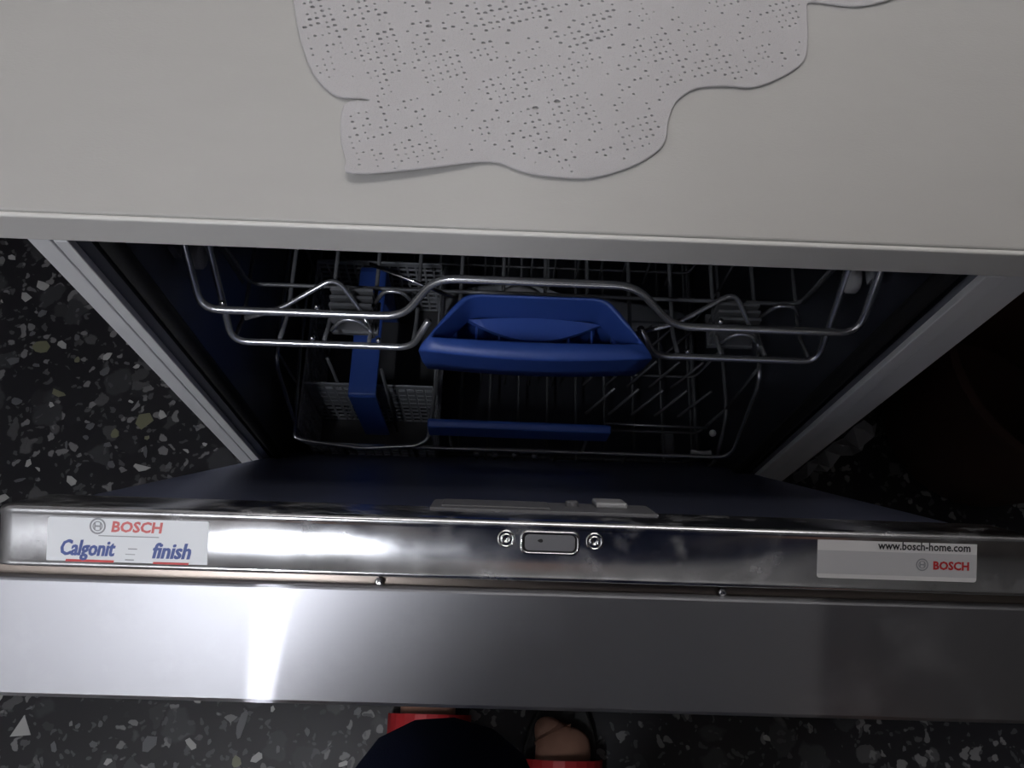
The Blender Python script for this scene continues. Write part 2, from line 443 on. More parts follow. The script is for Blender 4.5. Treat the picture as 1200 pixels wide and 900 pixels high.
def doily_z(p):
    z = .0004 * math.sin(p.x * 50 + p.y * 30) * math.sin(p.y * 60) + .0005
    # the lower left flap stands up along its near edge
    a, b = Vector((-.1062, .0294)), Vector((-.0282, .0443)); t = max(-.15, min(1, (p - a).dot(b - a) / (b - a).length_squared))
    d = (p - (a + (b - a) * t)).length
    z += .0042 * max(0, 1 - d / .02) ** 1.5 * (1 - max(0, t) ** 3) + (.0016 * max(0, 1 - (p - Vector((-.108, .083))).length / .014))
    return TOP + .0004 + max(.0002, z)
bm = bmesh.new(); bv = [bm.verts.new((v.x, v.y, doily_z(v))) for v in vo]
for f, o_ in zip(fo, of):
    if any(k > 0 for k in o_) or not o_: continue
    try: bm.faces.new([bv[k] for k in f])
    except ValueError: pass
bmesh.ops.delete(bm, geom=[v for v in bm.verts if not v.link_faces], context='VERTS')
do = obj('crochet_doily', bm, 'cotton', None)
so = do.modifiers.new('thick', 'SOLIDIFY'); so.thickness = .0016; so.offset = 1
tag(do, 'white crocheted cotton doily with small holes lying on the white worktop', 'doily')
rim = [(v.x, v.y, doily_z(v) + .0008) for v in loop]
bm = bmesh.new(); sweep(bm, rim + [rim[0]], circ(.0010, 6), cap=False)
obj('cord_border', bm, 'cotton', do, smooth=True)

# ------------------------------------------------------------------ dishwasher body
dw = thing('dishwasher', 'stainless steel dishwasher with its door ajar under the white worktop', 'dishwasher', (0, 0, 0))
for s, w_ in ((-1, (.2885, .302)), (1, (.2875, .309))):
    xs = sorted((s * w_[0], s * w_[1]))
    obj('side_panel', bx(xs[0], xs[1], 0.0, .60, .02, UND - .001), 'frame', dw, bevel=.0008)
for s, a, b in ((-1, .2775, .2862), (1, .274, .2872)):
    xs = sorted((s * a, s * b))
    obj('frame_strip', bx(xs[0], xs[1], -.001, .03, .02, .815), 'frame', dw, bevel=.0008)
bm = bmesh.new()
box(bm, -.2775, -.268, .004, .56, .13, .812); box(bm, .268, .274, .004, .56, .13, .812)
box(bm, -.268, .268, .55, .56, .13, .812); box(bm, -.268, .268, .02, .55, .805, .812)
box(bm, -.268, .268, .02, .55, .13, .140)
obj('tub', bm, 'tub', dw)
bm = bmesh.new(); sweep(bm, fillet([(-.262, .011, .15), (-.262, .011, .8085), (.262, .011, .8085), (.262, .011, .15)], .010), circ(.0065, 8))
obj('door_gasket', bm, 'black', dw, smooth=True)
obj('back_panel', bx(-.2885, .2875, .575, .60, .02, .81), 'frame', dw)
obj('plinth', bx(-.2885, .2875, .05, .07, 0, .10), 'darkplastic', dw)
obj('sill', bx(-.2775, .274, .022, .075, .105, .1295), 'darkplastic', dw)
# runner rails of the upper rack
for s in (-1, 1):
    xs = sorted((s * .2672, s * .2622))
    obj('rack_runner', bx(xs[0], xs[1], .06, .52, .688, .706), 'wire', dw)
# sump filter and spray arms
bm = bmesh.new(); lathe(bm, [(0, .012), (.02, .011), (.055, .006), (.06, 0), (0, 0)], 24, (0.03, .28, .1405)); obj('sump_filter', bm, 'greyplastic', dw, smooth=True)
def arm(z, c):
    bm = bmesh.new(); pts = []
    for k in range(24):
        a = 2 * PI * k / 24; r = .21 * abs(math.cos(a)) ** 1.3 + .032
        pts.append((c[0] + r * math.cos(a), c[1] + .045 * math.sin(a) * (1.0 if abs(math.cos(a)) < .5 else .8)))
    prism(bm, pts, z, z + .014); return bm
obj('spray_arm', arm(.178, (0.01, .27)), 'greyplastic', dw, bevel=.004)
bm = bmesh.new(); lathe(bm, [(0, .055), (.03, .05), (.04, .04), (.04, .0), (0, 0)], 24, (0.01, .27, .155)); obj('spray_hub', bm, 'lightplastic', dw, smooth=True)
# torn silver tape on the right side
bm = bmesh.new(); prev = None
for k in range(9):
    t = k / 8; z = .548 - .19 * t; wv = .006 * math.sin(k * 2.3)
    wd = .026 * math.sin(PI * (0.12 + .85 * t)) + .006
    a = bm.verts.new((.3095, -.002 + wv * .3, z + .004)); b = bm.verts.new((.3095 + wd * .55, -.006 + wv, z)); c = bm.verts.new((.3095 + wd, -.001 - wv, z - .006))
    if prev:
        bm.faces.new((prev[0], prev[1], b, a)); bm.faces.new((prev[1], prev[2], c, b))
    prev = (a, b, c)
fl = obj('torn_tape', bm, 'foil', dw); s_ = fl.modifiers.new('t', 'SOLIDIFY'); s_.thickness = .0006
fl['label'] = 'crumpled strip of silver tape'

# ------------------------------------------------------------------ dishwasher door, tipped open 20 degrees
AL = math.radians(20); T0 = Vector((0, -.152, .782))
UV = Vector((0, -math.sin(AL), math.cos(AL))); NV = Vector((0, -math.cos(AL), -math.sin(AL)))
def D(x, n, u): return T0 + Vector((x, 0, 0)) + NV * n + UV * u      # n: from the inner face outwards, u: up
def Dt(x, y, z): return D(x, -y, z)                                   # print frame on the top face: y runs to the inner side
# inner steel: top rim swept across with rounded ends
prof = [(0, -.05), (0, -.004), (.0006, -.0016), (.002, -.0002), (.0036, 0), (.0050, -.0006), (.0062, -.0012), (.0310, -.0012), (.0322, -.0004), (.0335, -.0002), (.0346, -.001), (.0352, -.003), (.0353, -.05)]
bm = bmesh.new(); rows = []
RR = .013
xs = [-.3035 + RR * (1 - math.cos(PI / 2 * k / 6)) for k in range(7)]
dr = [RR * (1 - math.sin(PI / 2 * k / 6)) for k in range(7)]
sec = list(zip(xs, dr)) + [(-.15, 0), (0, 0), (.15, 0)] + [(-a, b) for a, b in reversed(list(zip(xs, dr)))]
for x, d in sec:
    k = d / RR
    rows.append([bm.verts.new(D(x, n + (k * .004 if n < .017 else 0), max(-.05, u - d))) for n, u in prof])
for a, b in zip(rows, rows[1:]):
    for j in range(len(prof) - 1): bm.faces.new((a[j], a[j + 1], b[j + 1], b[j]))
bm.faces.new(rows[0]); bm.faces.new(rows[-1][::-1])
door = obj('door', bm, 'rail_steel', dw, smooth=True)
em = door.modifiers.new('split', 'EDGE_SPLIT'); em.split_angle = math.radians(50)
# liner on the inside, core, groove and front
L_ = -.70
bm = bmesh.new()
st_ = [(-.283, .03), (-.283, .008), (-.272, 0), (.272, 0), (.283, .008), (.283, .03)]
top_ = [bm.verts.new(D(x, n, -.006)) for x, n in st_]; bot_ = [bm.verts.new(D(x, n + (.006 if n < .01 else 0), L_)) for x, n in st_]
for j in range(6): bm.faces.new((top_[j], top_[(j + 1) % 6], bot_[(j + 1) % 6], bot_[j]))
bm.faces.new(top_); bm.faces.new(bot_[::-1])
obj('inner_liner', bm, 'liner', door, bevel=.002)
obj('door_core', bx(-.290, .290, .0305, .082, L_ + .02, -.052, f=D), 'darkplastic', door)
obj('groove_strip', bx(-.302, .302, .0345, .0425, -.05, -.010, f=D), 'groove', door)
# front panel: flat brushed top and the door skin below
bm = bmesh.new()
fp = [(.0412, -.05), (.0412, -.0022), (.0418, -.0012), (.0430, -.0008), (.1065, -.0025), (.1085, -.0035), (.1096, -.0060), (.1060, L_ + .05), (.0830, L_ + .05), (.0830, -.05)]
pr_ = []
for x in (-.3065, .3065): pr_.append([bm.verts.new(D(x, n, u)) for n, u in fp])
n_ = len(fp)
for j in range(n_): bm.faces.new((pr_[0][j], pr_[0][(j + 1) % n_], pr_[1][(j + 1) % n_], pr_[1][j]))
bm.faces.new(pr_[0]); bm.faces.new(pr_[1][::-1])
obj('front_panel', bm, 'steel', door)
# hinge arms
for s in (-1, 1):
    bm = bmesh.new(); sweep(bm, [D(s * .286, .02, L_ + .03), Vector((s * .286, .06, .09))], [(-.012, -.002), (.012, -.002), (.012, .002), (-.012, .002)])
    obj('hinge_arm', bm, 'darkplastic', door)
# latch
bm = bmesh.new()
o1 = rrect(-.0038, .0305, -.0196, -.0058, .0042); o2 = rrect(-.0024, .0291, -.0182, -.0072, .0034)
k = len(o1)
for z0, z1 in ((-.0013, .0002),):
    A = [bm.verts.new(Dt(x, y, z0)) for x, y in o1]; B = [bm.verts.new(Dt(x * 1, y, z1)) for x, y in rrect(-.0034, .0301, -.0192, -.0062, .004)]
    C_ = [bm.verts.new(Dt(x, y, z1)) for x, y in o2]; E_ = [bm.verts.new(Dt(x, y, z0 + .0002)) for x, y in rrect(-.0020, .0287, -.0178, -.0076, .003)]
    for P, Q in ((A, B), (B, C_), (C_, E_)):
        for i in range(k): bm.faces.new((P[i], P[(i + 1) % k], Q[(i + 1) % k], Q[i]))
obj('latch_rim', bm, 'chrome', door, smooth=True)
bm = bmesh.new(); prism(bm, rrect(-.0024, .0291, -.0182, -.0072, .0034), -.0016, -.0009, f=Dt); obj('latch_shadow_gap', bm, 'black', door)
bm = bmesh.new(); prism(bm, rrect(-.0010, .0278, -.0172, -.0080, .0026), -.0016, -.0004, f=Dt); obj('latch_plate', bm, 'latch', door, bevel=.0003)
bm = bmesh.new(); prism(bm, [(.0078 + .0016 * math.cos(a * PI / 5), -.0115 + (.001 + .0004 * math.cos(a * PI / 5)) * math.sin(a * PI / 5)) for a in range(10)], -.0006, -.0003, f=Dt); obj('latch_hole', bm, 'black', door)
bm = bmesh.new(); prism(bm, [(.0085, -.0046), (.0135, -.0046), (.011, -.0062)], -.0012, -.0005, f=Dt); obj('centre_notch', bm, 'chrome', door)
for x in (-.0117, .0390):
    bm = bmesh.new(); lathe(bm, [(.0052, -.0012), (.0046, -.0002), (.0040, -.0006), (.0034, -.0010), (.0030, -.0006), (.0018, -.0003), (.0014, -.0011), (0, -.0012)], 18, (x, -.0112, 0), f=Dt)
    obj('screw', bm, 'chrome', door, smooth=True)
for x in (-.084, .115):
    bm = bmesh.new(); lathe(bm, [(.0026, -.0066), (.0022, -.0052), (.0008, -.0048), (0, -.0056)], 10, (x, -.0390, 0), f=Dt)
    obj('small_screw', bm, 'chrome', door, smooth=True)
# dispenser on the inner face
bm = bmesh.new(); box(bm, -.0585, .082, -.0015, .001, -.078, -.034, f=D); box(bm, -.052, .016, -.0024, -.001, -.074, -.042, f=D)
obj('detergent_dispenser', bm, 'dispenser', door, bevel=.0006)
bm = bmesh.new(); lathe(bm, [(.0042, 0), (.0042, .003), (.003, .0036), (0, .0036)], 14, (0.031, -.062, 0), f=lambda x, y, z: D(x, -.0014 - z, y)); obj('dispenser_knob', bm, 'dispenser', door)
obj('dispenser_button', bx(.046, .066, -.0052, -.0014, -.080, -.055, f=D), 'lightplastic', door, bevel=.0012)
# stickers (each one flat printed label)
def logo(bm, cx, cy, r, mi, z):
    n = 20
    for r0, r1 in ((r, r * .80), (r * .62, r * .50)):
        A = [bm.verts.new(Dt(cx + r0 * math.cos(2 * PI * k / n), cy + r0 * math.sin(2 * PI * k / n), z)) for k in range(n)]
        B = [bm.verts.new(Dt(cx + r1 * math.cos(2 * PI * k / n), cy + r1 * math.sin(2 * PI * k / n), z)) for k in range(n)]
        for k in range(n):
            if r0 < r and (k % 10) in (0, 1, 8, 9) and False: continue
            f = bm.faces.new((A[k], A[(k + 1) % n], B[(k + 1) % n], B[k])); f.material_index = mi
    for x0, x1, y0, y1 in ((-.42, -.26, -.5, .5), (.26, .42, -.5, .5), (-.30, .30, -.09, .09)):
        f = bm.faces.new([bm.verts.new(Dt(cx + a * r, cy + b * r, z)) for a, b in ((x0, y0), (x1, y0), (x1, y1), (x0, y1))]); f.material_index = mi
def flat(bm, x0, x1, y0, y1, z, mi, sk=0):
    f = bm.faces.new([bm.verts.new(Dt(*p, z)) for p in ((x0, y0), (x1, y0), (x1 + sk, y1), (x0 + sk, y1))]); f.material_index = mi
Z1, Z2, Z3 = -.0012, -.00095, -.0008
bm = bmesh.new(); prism(bm, rrect(-.2712, -.1808, -.0335, -.0068, .0012), -.0014, Z2 - .00005, f=Dt, mi=0)
logo(bm, -.2432, -.0112, .0046, 1, Z3)
text_into(bm, 'BOSCH', -.2355, -.0140, .0082, Z3, Dt, 2, width=.029, shear=.12, bold=.035)
flat(bm, -.2425, -.2085, -.0168, -.0163, Z3, 1)
text_into(bm, 'Calgonit', -.2635, -.0278, .0122, Z3, Dt, 3, width=.0305, shear=.25, bold=.02)
text_into(bm, 'Calgonit', -.2630, -.0277, .0122, Z3 + .00002, Dt, 3, width=.0305, shear=.25, bold=.02)
flat(bm, -.2605, -.2335, -.0316, -.0302, Z3, 4, sk=.0004)
text_into(bm, 'finish', -.2120, -.0282, .0122, Z3, Dt, 3, width=.0215, shear=.25, bold=.02)
text_into(bm, 'finish', -.2115, -.0281, .0122, Z3 + .00002, Dt, 3, width=.0215, shear=.25, bold=.02)
flat(bm, -.2115, -.1915, -.0320, -.0304, Z3, 4, sk=.0004)
flat(bm, -.2255, -.2205, -.0238, -.0232, Z3, 1); flat(bm, -.2270, -.2215, -.0268, -.0264, Z3, 1); flat(bm, -.2270, -.2220, -.0300, -.0294, Z3, 1)
st = obj('sticker', bm, ['stk_blue', 'ink_grey', 'ink_pink', 'ink_navy', 'ink_red'], door)
st['label'] = 'pale sticker with blue and red lettering'
bm = bmesh.new(); prism(bm, rrect(.1678, .2607, -.0277, -.0036, .0016), -.0014, Z2 - .00005, f=Dt, mi=0)
flat(bm, .1678, .2607, -.0252, -.0118, Z2, 1)
text_into(bm, 'www.bosch-home.com', .2028, -.0102, .0064, Z3, Dt, 2, width=.0540, bold=.022)
text_into(bm, 'BOSCH', .2352, -.0208, .0064, Z3, Dt, 3, width=.0210, bold=.04)
logo(bm, .2288, -.0184, .0036, 4, Z3)
st = obj('sticker', bm, ['stk_white', 'stk_grey', 'ink_black', 'ink_red', 'ink_grey'], door)
st['label'] = 'white sticker with black and red lettering'

# ------------------------------------------------------------------ upper rack
ur = thing('upper_dish_rack', 'upper wire dish rack with a blue pull handle inside the dishwasher', 'dish rack', (0, 0, .60))
def rel(p, root): return Vector(p) - root.location
def rw(root, name, path, r, m='wire', rf=0.0, n=8): return wire(name, [rel(p, root) for p in path], r, root, m, rf, n)
# top rim: sides rise to the back, front dips around the handle
rw(ur, 'rim_wire', [(-.254, .50, .765), (-.254, .09, .765), (-.250, .030, .664), (-.094, .030, .664), (-.068, .042, .706), (.080, .042, .706), (.116, .030, .664), (.262, .030, .664), (.262, .09, .765), (.262, .50, .765), (.20, .505, .765), (-.20, .505, .765), (-.253, .50, .765)], .0032, rf=.016)
rw(ur, 'lower_rim_wire', [(-.246, .49, .70), (-.246, .085, .70), (-.243, .031, .602), (-.092, .031, .602), (-.076, .036, .645)], .0030, rf=.014)
rw(ur, 'lower_rim_wire', [(.252, .49, .70), (.252, .085, .70), (.252, .031, .603), (.112, .031, .603), (.094, .036, .645)], .0030, rf=.014)
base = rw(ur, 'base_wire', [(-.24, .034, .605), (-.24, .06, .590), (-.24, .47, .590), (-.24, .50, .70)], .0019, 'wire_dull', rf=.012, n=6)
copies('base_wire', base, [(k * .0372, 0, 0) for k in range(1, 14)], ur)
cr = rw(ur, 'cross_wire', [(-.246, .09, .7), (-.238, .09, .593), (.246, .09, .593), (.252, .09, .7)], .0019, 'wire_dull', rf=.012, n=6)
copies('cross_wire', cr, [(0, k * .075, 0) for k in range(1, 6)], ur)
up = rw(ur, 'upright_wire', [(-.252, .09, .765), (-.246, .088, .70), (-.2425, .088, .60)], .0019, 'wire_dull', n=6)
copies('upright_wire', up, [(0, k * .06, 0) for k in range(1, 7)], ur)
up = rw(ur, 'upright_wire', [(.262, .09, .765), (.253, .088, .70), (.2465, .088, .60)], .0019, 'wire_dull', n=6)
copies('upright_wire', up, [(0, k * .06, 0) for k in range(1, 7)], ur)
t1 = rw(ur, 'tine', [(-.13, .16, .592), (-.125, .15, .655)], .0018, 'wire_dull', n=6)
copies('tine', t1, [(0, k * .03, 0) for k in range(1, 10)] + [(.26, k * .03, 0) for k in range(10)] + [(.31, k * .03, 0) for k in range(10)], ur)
# folding cup supports: bent arches
for x0, sgn in ((-.232, 1), (.100, 1)):
    rw(ur, 'cup_arch', [(x0, .048, .612), (x0 + .03, .055, .618), (x0 + .076, .078, .634), (x0 + .096, .060, .605), (x0 + .106, .040, .598)], .0022, 'wire', rf=.012)
    rw(ur, 'cup_arch', [(x0 + .07, .046, .598), (x0 + .08, .050, .612), (x0 + .094, .050, .612), (x0 + .104, .046, .598)], .0018, 'wire', rf=.006)
    rw(ur, 'cup_arch', [(x0 + .104, .07, .60), (x0 + .115, .073, .622), (x0 + .130, .073, .622), (x0 + .142, .07, .60)], .0018, 'wire', rf=.006)
    bm = bmesh.new()
    for k in range(4): box(bm, x0 + .068, x0 + .104, .056 + k * .007, .0585 + k * .007, .575, .612)
    box(bm, x0 + .066, x0 + .106, .054, .085, .572, .576)
    obj('height_clip', bm, 'clip', ur).location = -ur.location
rw(ur, 'cross_bar', [(-.13, .094, .63), (-.055, .070, .618)], .0016, 'chrome', n=6)
for s, x in ((-1, -.2555), (1, .2575)):
    for y in (.072, .40):
        bm = bmesh.new(); lathe(bm, [(0, -.0045), (.010, -.0045), (.0115, -.003), (.0115, .003), (.010, .0045), (0, .0045)], 18, f=lambda a, b, c, x=x, y=y: rel((x + c, y + a, .674 + b), ur))
        obj('roller', bm, 'lightplastic', ur, smooth=True)
# weld beads on the rim
for x, y, z in ((-.232, .029, .668), (-.160, .029, .668), (-.175, .030, .606), (-.120, .030, .606), (.152, .029, .668), (.140, .030, .606)):
    bm = bmesh.new(); bmesh.ops.create_uvsphere(bm, u_segments=8, v_segments=6, radius=.0024, matrix=Matrix.Translation(rel((x, y + .004, z + .002), ur)))
    obj('weld_bead', bm, 'chrome', ur, smooth=True)
# the blue handle: a deep scoop with a thick rounded front lip
HC = .0078
def hloop(front_y, back_y, wf, wb, z, zf=0.0, bulge=0.0, n=8):
    """closed plan outline from the front left corner round to the back and along the front"""
    pts = []
    side = [(-wf, front_y), (-wf * .985, front_y + .004), (-wb * 1.18, back_y - .010), (-wb * 1.02, back_y - .0015), (-wb * .85, back_y)]
    sp = fillet([Vector((a, b, 0)) for a, b in side], .012, 3)
    pts += [(p.x, p.y) for p in sp]
    pts += [(-a, b) for a, b in reversed(pts)]
    m = 12
    for k in range(1, m):
        t = k / m; pts.append((wf * (1 - 2 * t), front_y - bulge * math.sin(PI * t)))
    return [rel((HC + a, b, z + zf * max(0, (b - front_y) / (back_y - front_y))), ur) for a, b in pts]
bm = bmesh.new()
secs = [hloop(.012, .031, .080, .052, .612, .0, .003),
        hloop(.008, .0345, .0850, .0515, .6125, .0, .0035),
        hloop(.0006, .0355, .0865, .0520, .645, .002, .0042),
        hloop(-.0088, .0360, .0858, .0525, .6870, .004, .0045),
        hloop(-.0094, .0362, .0856, .0525, .6900, .004, .0045),
        hloop(-.0086, .0360, .0850, .0522, .6915, .004, .0042),
        hloop(-.0010, .0335, .0775, .0500, .6955, .003, .0020),
        hloop(.0008, .0330, .0755, .0492, .6925, .003, .0014),
        hloop(.0018, .0325, .0725, .0485, .662, .0, .0010)]
R_ = [[bm.verts.new(p) for p in s] for s in secs]
k = len(R_[0])
for a, b in zip(R_, R_[1:]):
    for i in range(k): bm.faces.new((a[i], a[(i + 1) % k], b[(i + 1) % k], b[i]))
handle = obj('handle', bm, 'blue', ur, smooth=True)
handle['label'] = 'blue scooped plastic pull handle'
# curved grip lip at the back of the scoop, with vent ribs in front of it
bm = bmesh.new(); top = []; bot = []
for i in range(17):
    t = i / 16; x = HC - .058 + .116 * t; e = math.sin(PI * t)
    yb = .0325 - .004 * (1 - e); yf = .0225 - .0085 * e + .010 * (1 - e)
    top.append((bm.verts.new(rel((x, yb, .664), ur)), bm.verts.new(rel((x, yf, .663 - .001 * e), ur))))
    bot.append((bm.verts.new(rel((x, yb, .658), ur)), bm.verts.new(rel((x, yf, .659 - .001 * e), ur))))
for i in range(16):
    bm.faces.new((top[i][0], top[i + 1][0], top[i + 1][1], top[i][1])); bm.faces.new((bot[i][0], bot[i][1], bot[i + 1][1], bot[i + 1][0]))
    bm.faces.new((top[i][1], top[i + 1][1], bot[i + 1][1], bot[i][1])); bm.faces.new((top[i][0], bot[i][0], bot[i + 1][0], top[i + 1][0]))
obj('grip_lip', bm, 'blue', handle, smooth=False)
for i in range(6):
    x = HC - .045 + i * .018
    obj('vent_rib', bx(x - .0007, x + .0007, .001, .026, .642, .658, f=lambda a, b, c: rel((a, b, c), ur)), 'blue', handle)
for s in (-1, 1):
    xs = sorted((HC + s * .0735, HC + s * .060))
    obj('scoop_floor', bx(xs[0], xs[1], .0005, .022, .655, .662, f=lambda a, b, c: rel((a, b, c), ur)), 'blue', handle)

# ------------------------------------------------------------------ lower rack
lr = thing('lower_dish_rack', 'lower wire dish rack with a blue bar handle at the tub floor', 'dish rack', (0, 0, .17))
rw(lr, 'rim_wire', [(-.258, .50, .425), (-.254, .085, .425), (-.247, .036, .295), (.262, .036, .297), (.262, .085, .425), (.262, .50, .425)], .0026, rf=.02)
rw(lr, 'lower_rim_wire', [(-.252, .50, .29), (-.252, .09, .29), (-.238, .040, .226), (.258, .040, .230), (.262, .09, .29), (.262, .50, .29)], .0026, 'wire_dull', rf=.02)
rw(lr, 'bottom_rim_wire', [(-.235, .06, .19), (.248, .06, .19), (.248, .50, .19), (-.235, .50, .19), (-.235, .062, .19)], .0026, 'wire_dull', rf=.02)
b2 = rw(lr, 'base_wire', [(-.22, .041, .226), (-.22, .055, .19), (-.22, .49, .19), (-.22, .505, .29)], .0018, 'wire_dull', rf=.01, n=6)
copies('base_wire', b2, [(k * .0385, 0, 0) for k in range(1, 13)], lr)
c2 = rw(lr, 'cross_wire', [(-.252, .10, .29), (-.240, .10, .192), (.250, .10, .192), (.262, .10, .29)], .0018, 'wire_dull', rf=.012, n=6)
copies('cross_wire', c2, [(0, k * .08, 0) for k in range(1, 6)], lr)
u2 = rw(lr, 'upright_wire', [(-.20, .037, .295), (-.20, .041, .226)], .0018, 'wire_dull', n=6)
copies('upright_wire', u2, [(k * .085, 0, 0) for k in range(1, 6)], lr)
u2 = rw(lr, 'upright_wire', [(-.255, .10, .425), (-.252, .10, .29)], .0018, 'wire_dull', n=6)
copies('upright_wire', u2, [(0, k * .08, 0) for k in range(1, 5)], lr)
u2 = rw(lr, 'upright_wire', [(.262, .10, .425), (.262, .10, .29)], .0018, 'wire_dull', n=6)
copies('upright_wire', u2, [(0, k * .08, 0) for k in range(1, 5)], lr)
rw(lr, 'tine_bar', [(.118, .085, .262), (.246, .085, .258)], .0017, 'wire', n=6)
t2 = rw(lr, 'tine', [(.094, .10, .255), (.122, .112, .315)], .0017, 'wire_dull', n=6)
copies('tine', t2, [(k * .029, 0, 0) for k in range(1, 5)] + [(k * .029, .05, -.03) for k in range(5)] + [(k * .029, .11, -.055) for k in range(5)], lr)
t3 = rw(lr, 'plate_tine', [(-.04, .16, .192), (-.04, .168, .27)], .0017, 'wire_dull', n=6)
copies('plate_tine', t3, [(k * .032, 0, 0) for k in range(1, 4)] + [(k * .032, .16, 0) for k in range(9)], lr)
bm = bmesh.new(); sweep(bm, [rel((-.0935, .038, .364), lr), rel((.1075, .038, .362), lr)], [(.0165, -.006), (.0180, -.003), (.0165, .0030), (.0150, .0036), (-.019, .0026), (-.019, -.0075), (-.012, -.0085)])
h2 = obj('handle', bm, 'blue', lr, bevel=.002); h2['label'] = 'blue plastic bar handle'
for x in (-.07, .085):
    rw(lr, 'handle_stay', [(x, .038, .35), (x, .038, .297)], .002, 'wire_dull', n=6)
for i, x in enumerate((-.041, -.018, .006, .030)):
    bm = bmesh.new(); bmesh.ops.create_uvsphere(bm, u_segments=10, v_segments=6, radius=.0042, matrix=Matrix.Translation(rel((x, .041, .262), lr)))
    obj('wire_tip', bm, 'wire', lr, smooth=True)
    rw(lr, 'tip_wire', [(x, .041, .262), (x, .040, .228)], .0014, 'wire_dull', n=6)
for x in (-.20, .215):
    for y in (.09, .43):
        bm = bmesh.new(); lathe(bm, [(0, -.006), (.019, -.006), (.021, -.003), (.021, .003), (.019, .006), (0, .006)], 18, f=lambda a, b, c, x=x, y=y: rel((x + c, y + a, .1615 + b), lr))
        obj('roller', bm, 'greyplastic', lr, smooth=True)
bm = bmesh.new(); sweep(bm, fillet([rel((.222, .05, .268), lr), rel((.236, .05, .262), lr), rel((.246, .05, .268), lr)], .006), circ(.0034, 8)); obj('fold_clip', bm, 'stk_white', lr, smooth=True)
bm = bmesh.new(); bmesh.ops.create_uvsphere(bm, u_segments=8, v_segments=6, radius=.0045, matrix=Matrix.Translation(rel((.245, .07, .284), lr))); obj('fold_pin', bm, 'stk_white', lr, smooth=True)

# ------------------------------------------------------------------ cutlery basket
cb = thing('cutlery_basket', 'grey lattice cutlery basket with a tall blue strap handle on lower rack', 'basket', (-.168, .14, .20))
def lattice(p0, p1, z0, z1, nx, nz, t=.0024):
    """upright lattice panel between two plan points"""
    bm = bmesh.new(); a = Vector((*p0, 0)); b = Vector((*p1, 0)); d = (b - a); L = d.length; d.normalize(); nn = Vector((-d.y, d.x, 0))
    def f(x, y, z): return rel(a + d * x + nn * y + Vector((0, 0, z)), cb)
    for k in range(nx + 1):
        x = L * k / nx; box(bm, max(0, x - t / 2), min(L, x + t / 2), -t / 2, t / 2, z0, z1, f=f)
    for k in range(nz + 1):
        z = z0 + (z1 - z0) * k / nz; h = t if k < nz else .008
        box(bm, 0, L, -t / 2 * .9, t / 2 * .9, z - h / 2, z + h / 2, f=f)
    return bm
obj('front_wall', lattice((-.245, .045), (-.092, .045), .205, .262, 14, 5), 'greyplastic', cb)
obj('back_wall', lattice((-.245, .26), (-.092, .26), .205, .33, 14, 10), 'greyplastic', cb)
obj('side_wall', lattice((-.245, .045), (-.245, .26), .205, .325, 18, 10), 'greyplastic', cb)
obj('side_wall', lattice((-.092, .045), (-.092, .26), .205, .325, 18, 10), 'greyplastic', cb)
bm = lattice((-.243, .099), (-.094, .099), .205, .328, 14, 9)
box(bm, -.243, -.094, .0985, .1005, .262, .318, f=lambda a, b, c: rel((a, b, c), cb))
obj('divider', bm, 'greyplastic', cb)
obj('basket_floor', bx(-.245, -.092, .045, .26, .2005, .2045, f=lambda a, b, c: rel((a, b, c), cb)), 'darkplastic', cb)
rw(cb, 'rim_wire', [(-.252, .255, .335), (-.252, .14, .335), (-.2475, .032, .333), (-.235, .029, .330), (-.172, .026, .318), (-.108, .028, .328), (-.0955, .034, .333), (-.087, .14, .335), (-.087, .255, .335)], .0024, 'wire', rf=.008)
rw(cb, 'post_wire', [(-.205, .10, .20), (-.205, .102, .40)], .002, 'wire_dull', n=6)
rw(cb, 'post_wire', [(-.146, .085, .20), (-.144, .087, .41)], .002, 'wire_dull', n=6)
bm = bmesh.new()
outer = [(.078, .205), (.0745, .34), (.0740, .3565), (.0765, .3600), (.085, .3605), (.232, .3605), (.240, .357), (.243, .205)]
inner = [(.0815, .205), (.0780, .34), (.0780, .354), (.080, .357), (.085, .3575), (.230, .3575), (.236, .354), (.239, .205)]
poly = outer + inner[::-1]
rows = []
for s in (-1, 1):
    rows.append([bm.verts.new(rel((-.1705 + s * .0158 - .00, y, z), cb)) for y, z in poly])
m_ = len(outer)
for i in range(m_ - 1):
    bm.faces.new((rows[0][i], rows[0][i + 1], rows[1][i + 1], rows[1][i]))
    j = 2 * m_ - 1 - i
    bm.faces.new((rows[0][j], rows[0][j - 1], rows[1][j - 1], rows[1][j]))
    for r in rows: bm.faces.new((r[i], r[i + 1], r[j - 1], r[j]))
for e in (0, m_ - 1):
    j = 2 * m_ - 1 - e; bm.faces.new((rows[0][e], rows[1][e], rows[1][j], rows[0][j]))
sh = obj('strap_handle', bm, 'blue', cb, bevel=.0012); sh['label'] = 'blue plastic strap handle'

# ------------------------------------------------------------------ brown bin in the dark on the right
bm = bmesh.new(); lathe(bm, [(0, 0), (.115, 0), (.135, .02), (.165, .22), (.168, .285), (.175, .29), (.175, .30), (.163, .30), (.158, .285), (.13, .03), (0, .02)], 40)
bn = obj('waste_bin', bm, 'bin', None, smooth=True); bn.location = (.72, .19, 0)
e2 = bn.modifiers.new('s', 'EDGE_SPLIT'); e2.split_angle = math.radians(50)
tag(bn, 'dark brown rounded bin on the floor to the right of the dishwasher', 'bin')

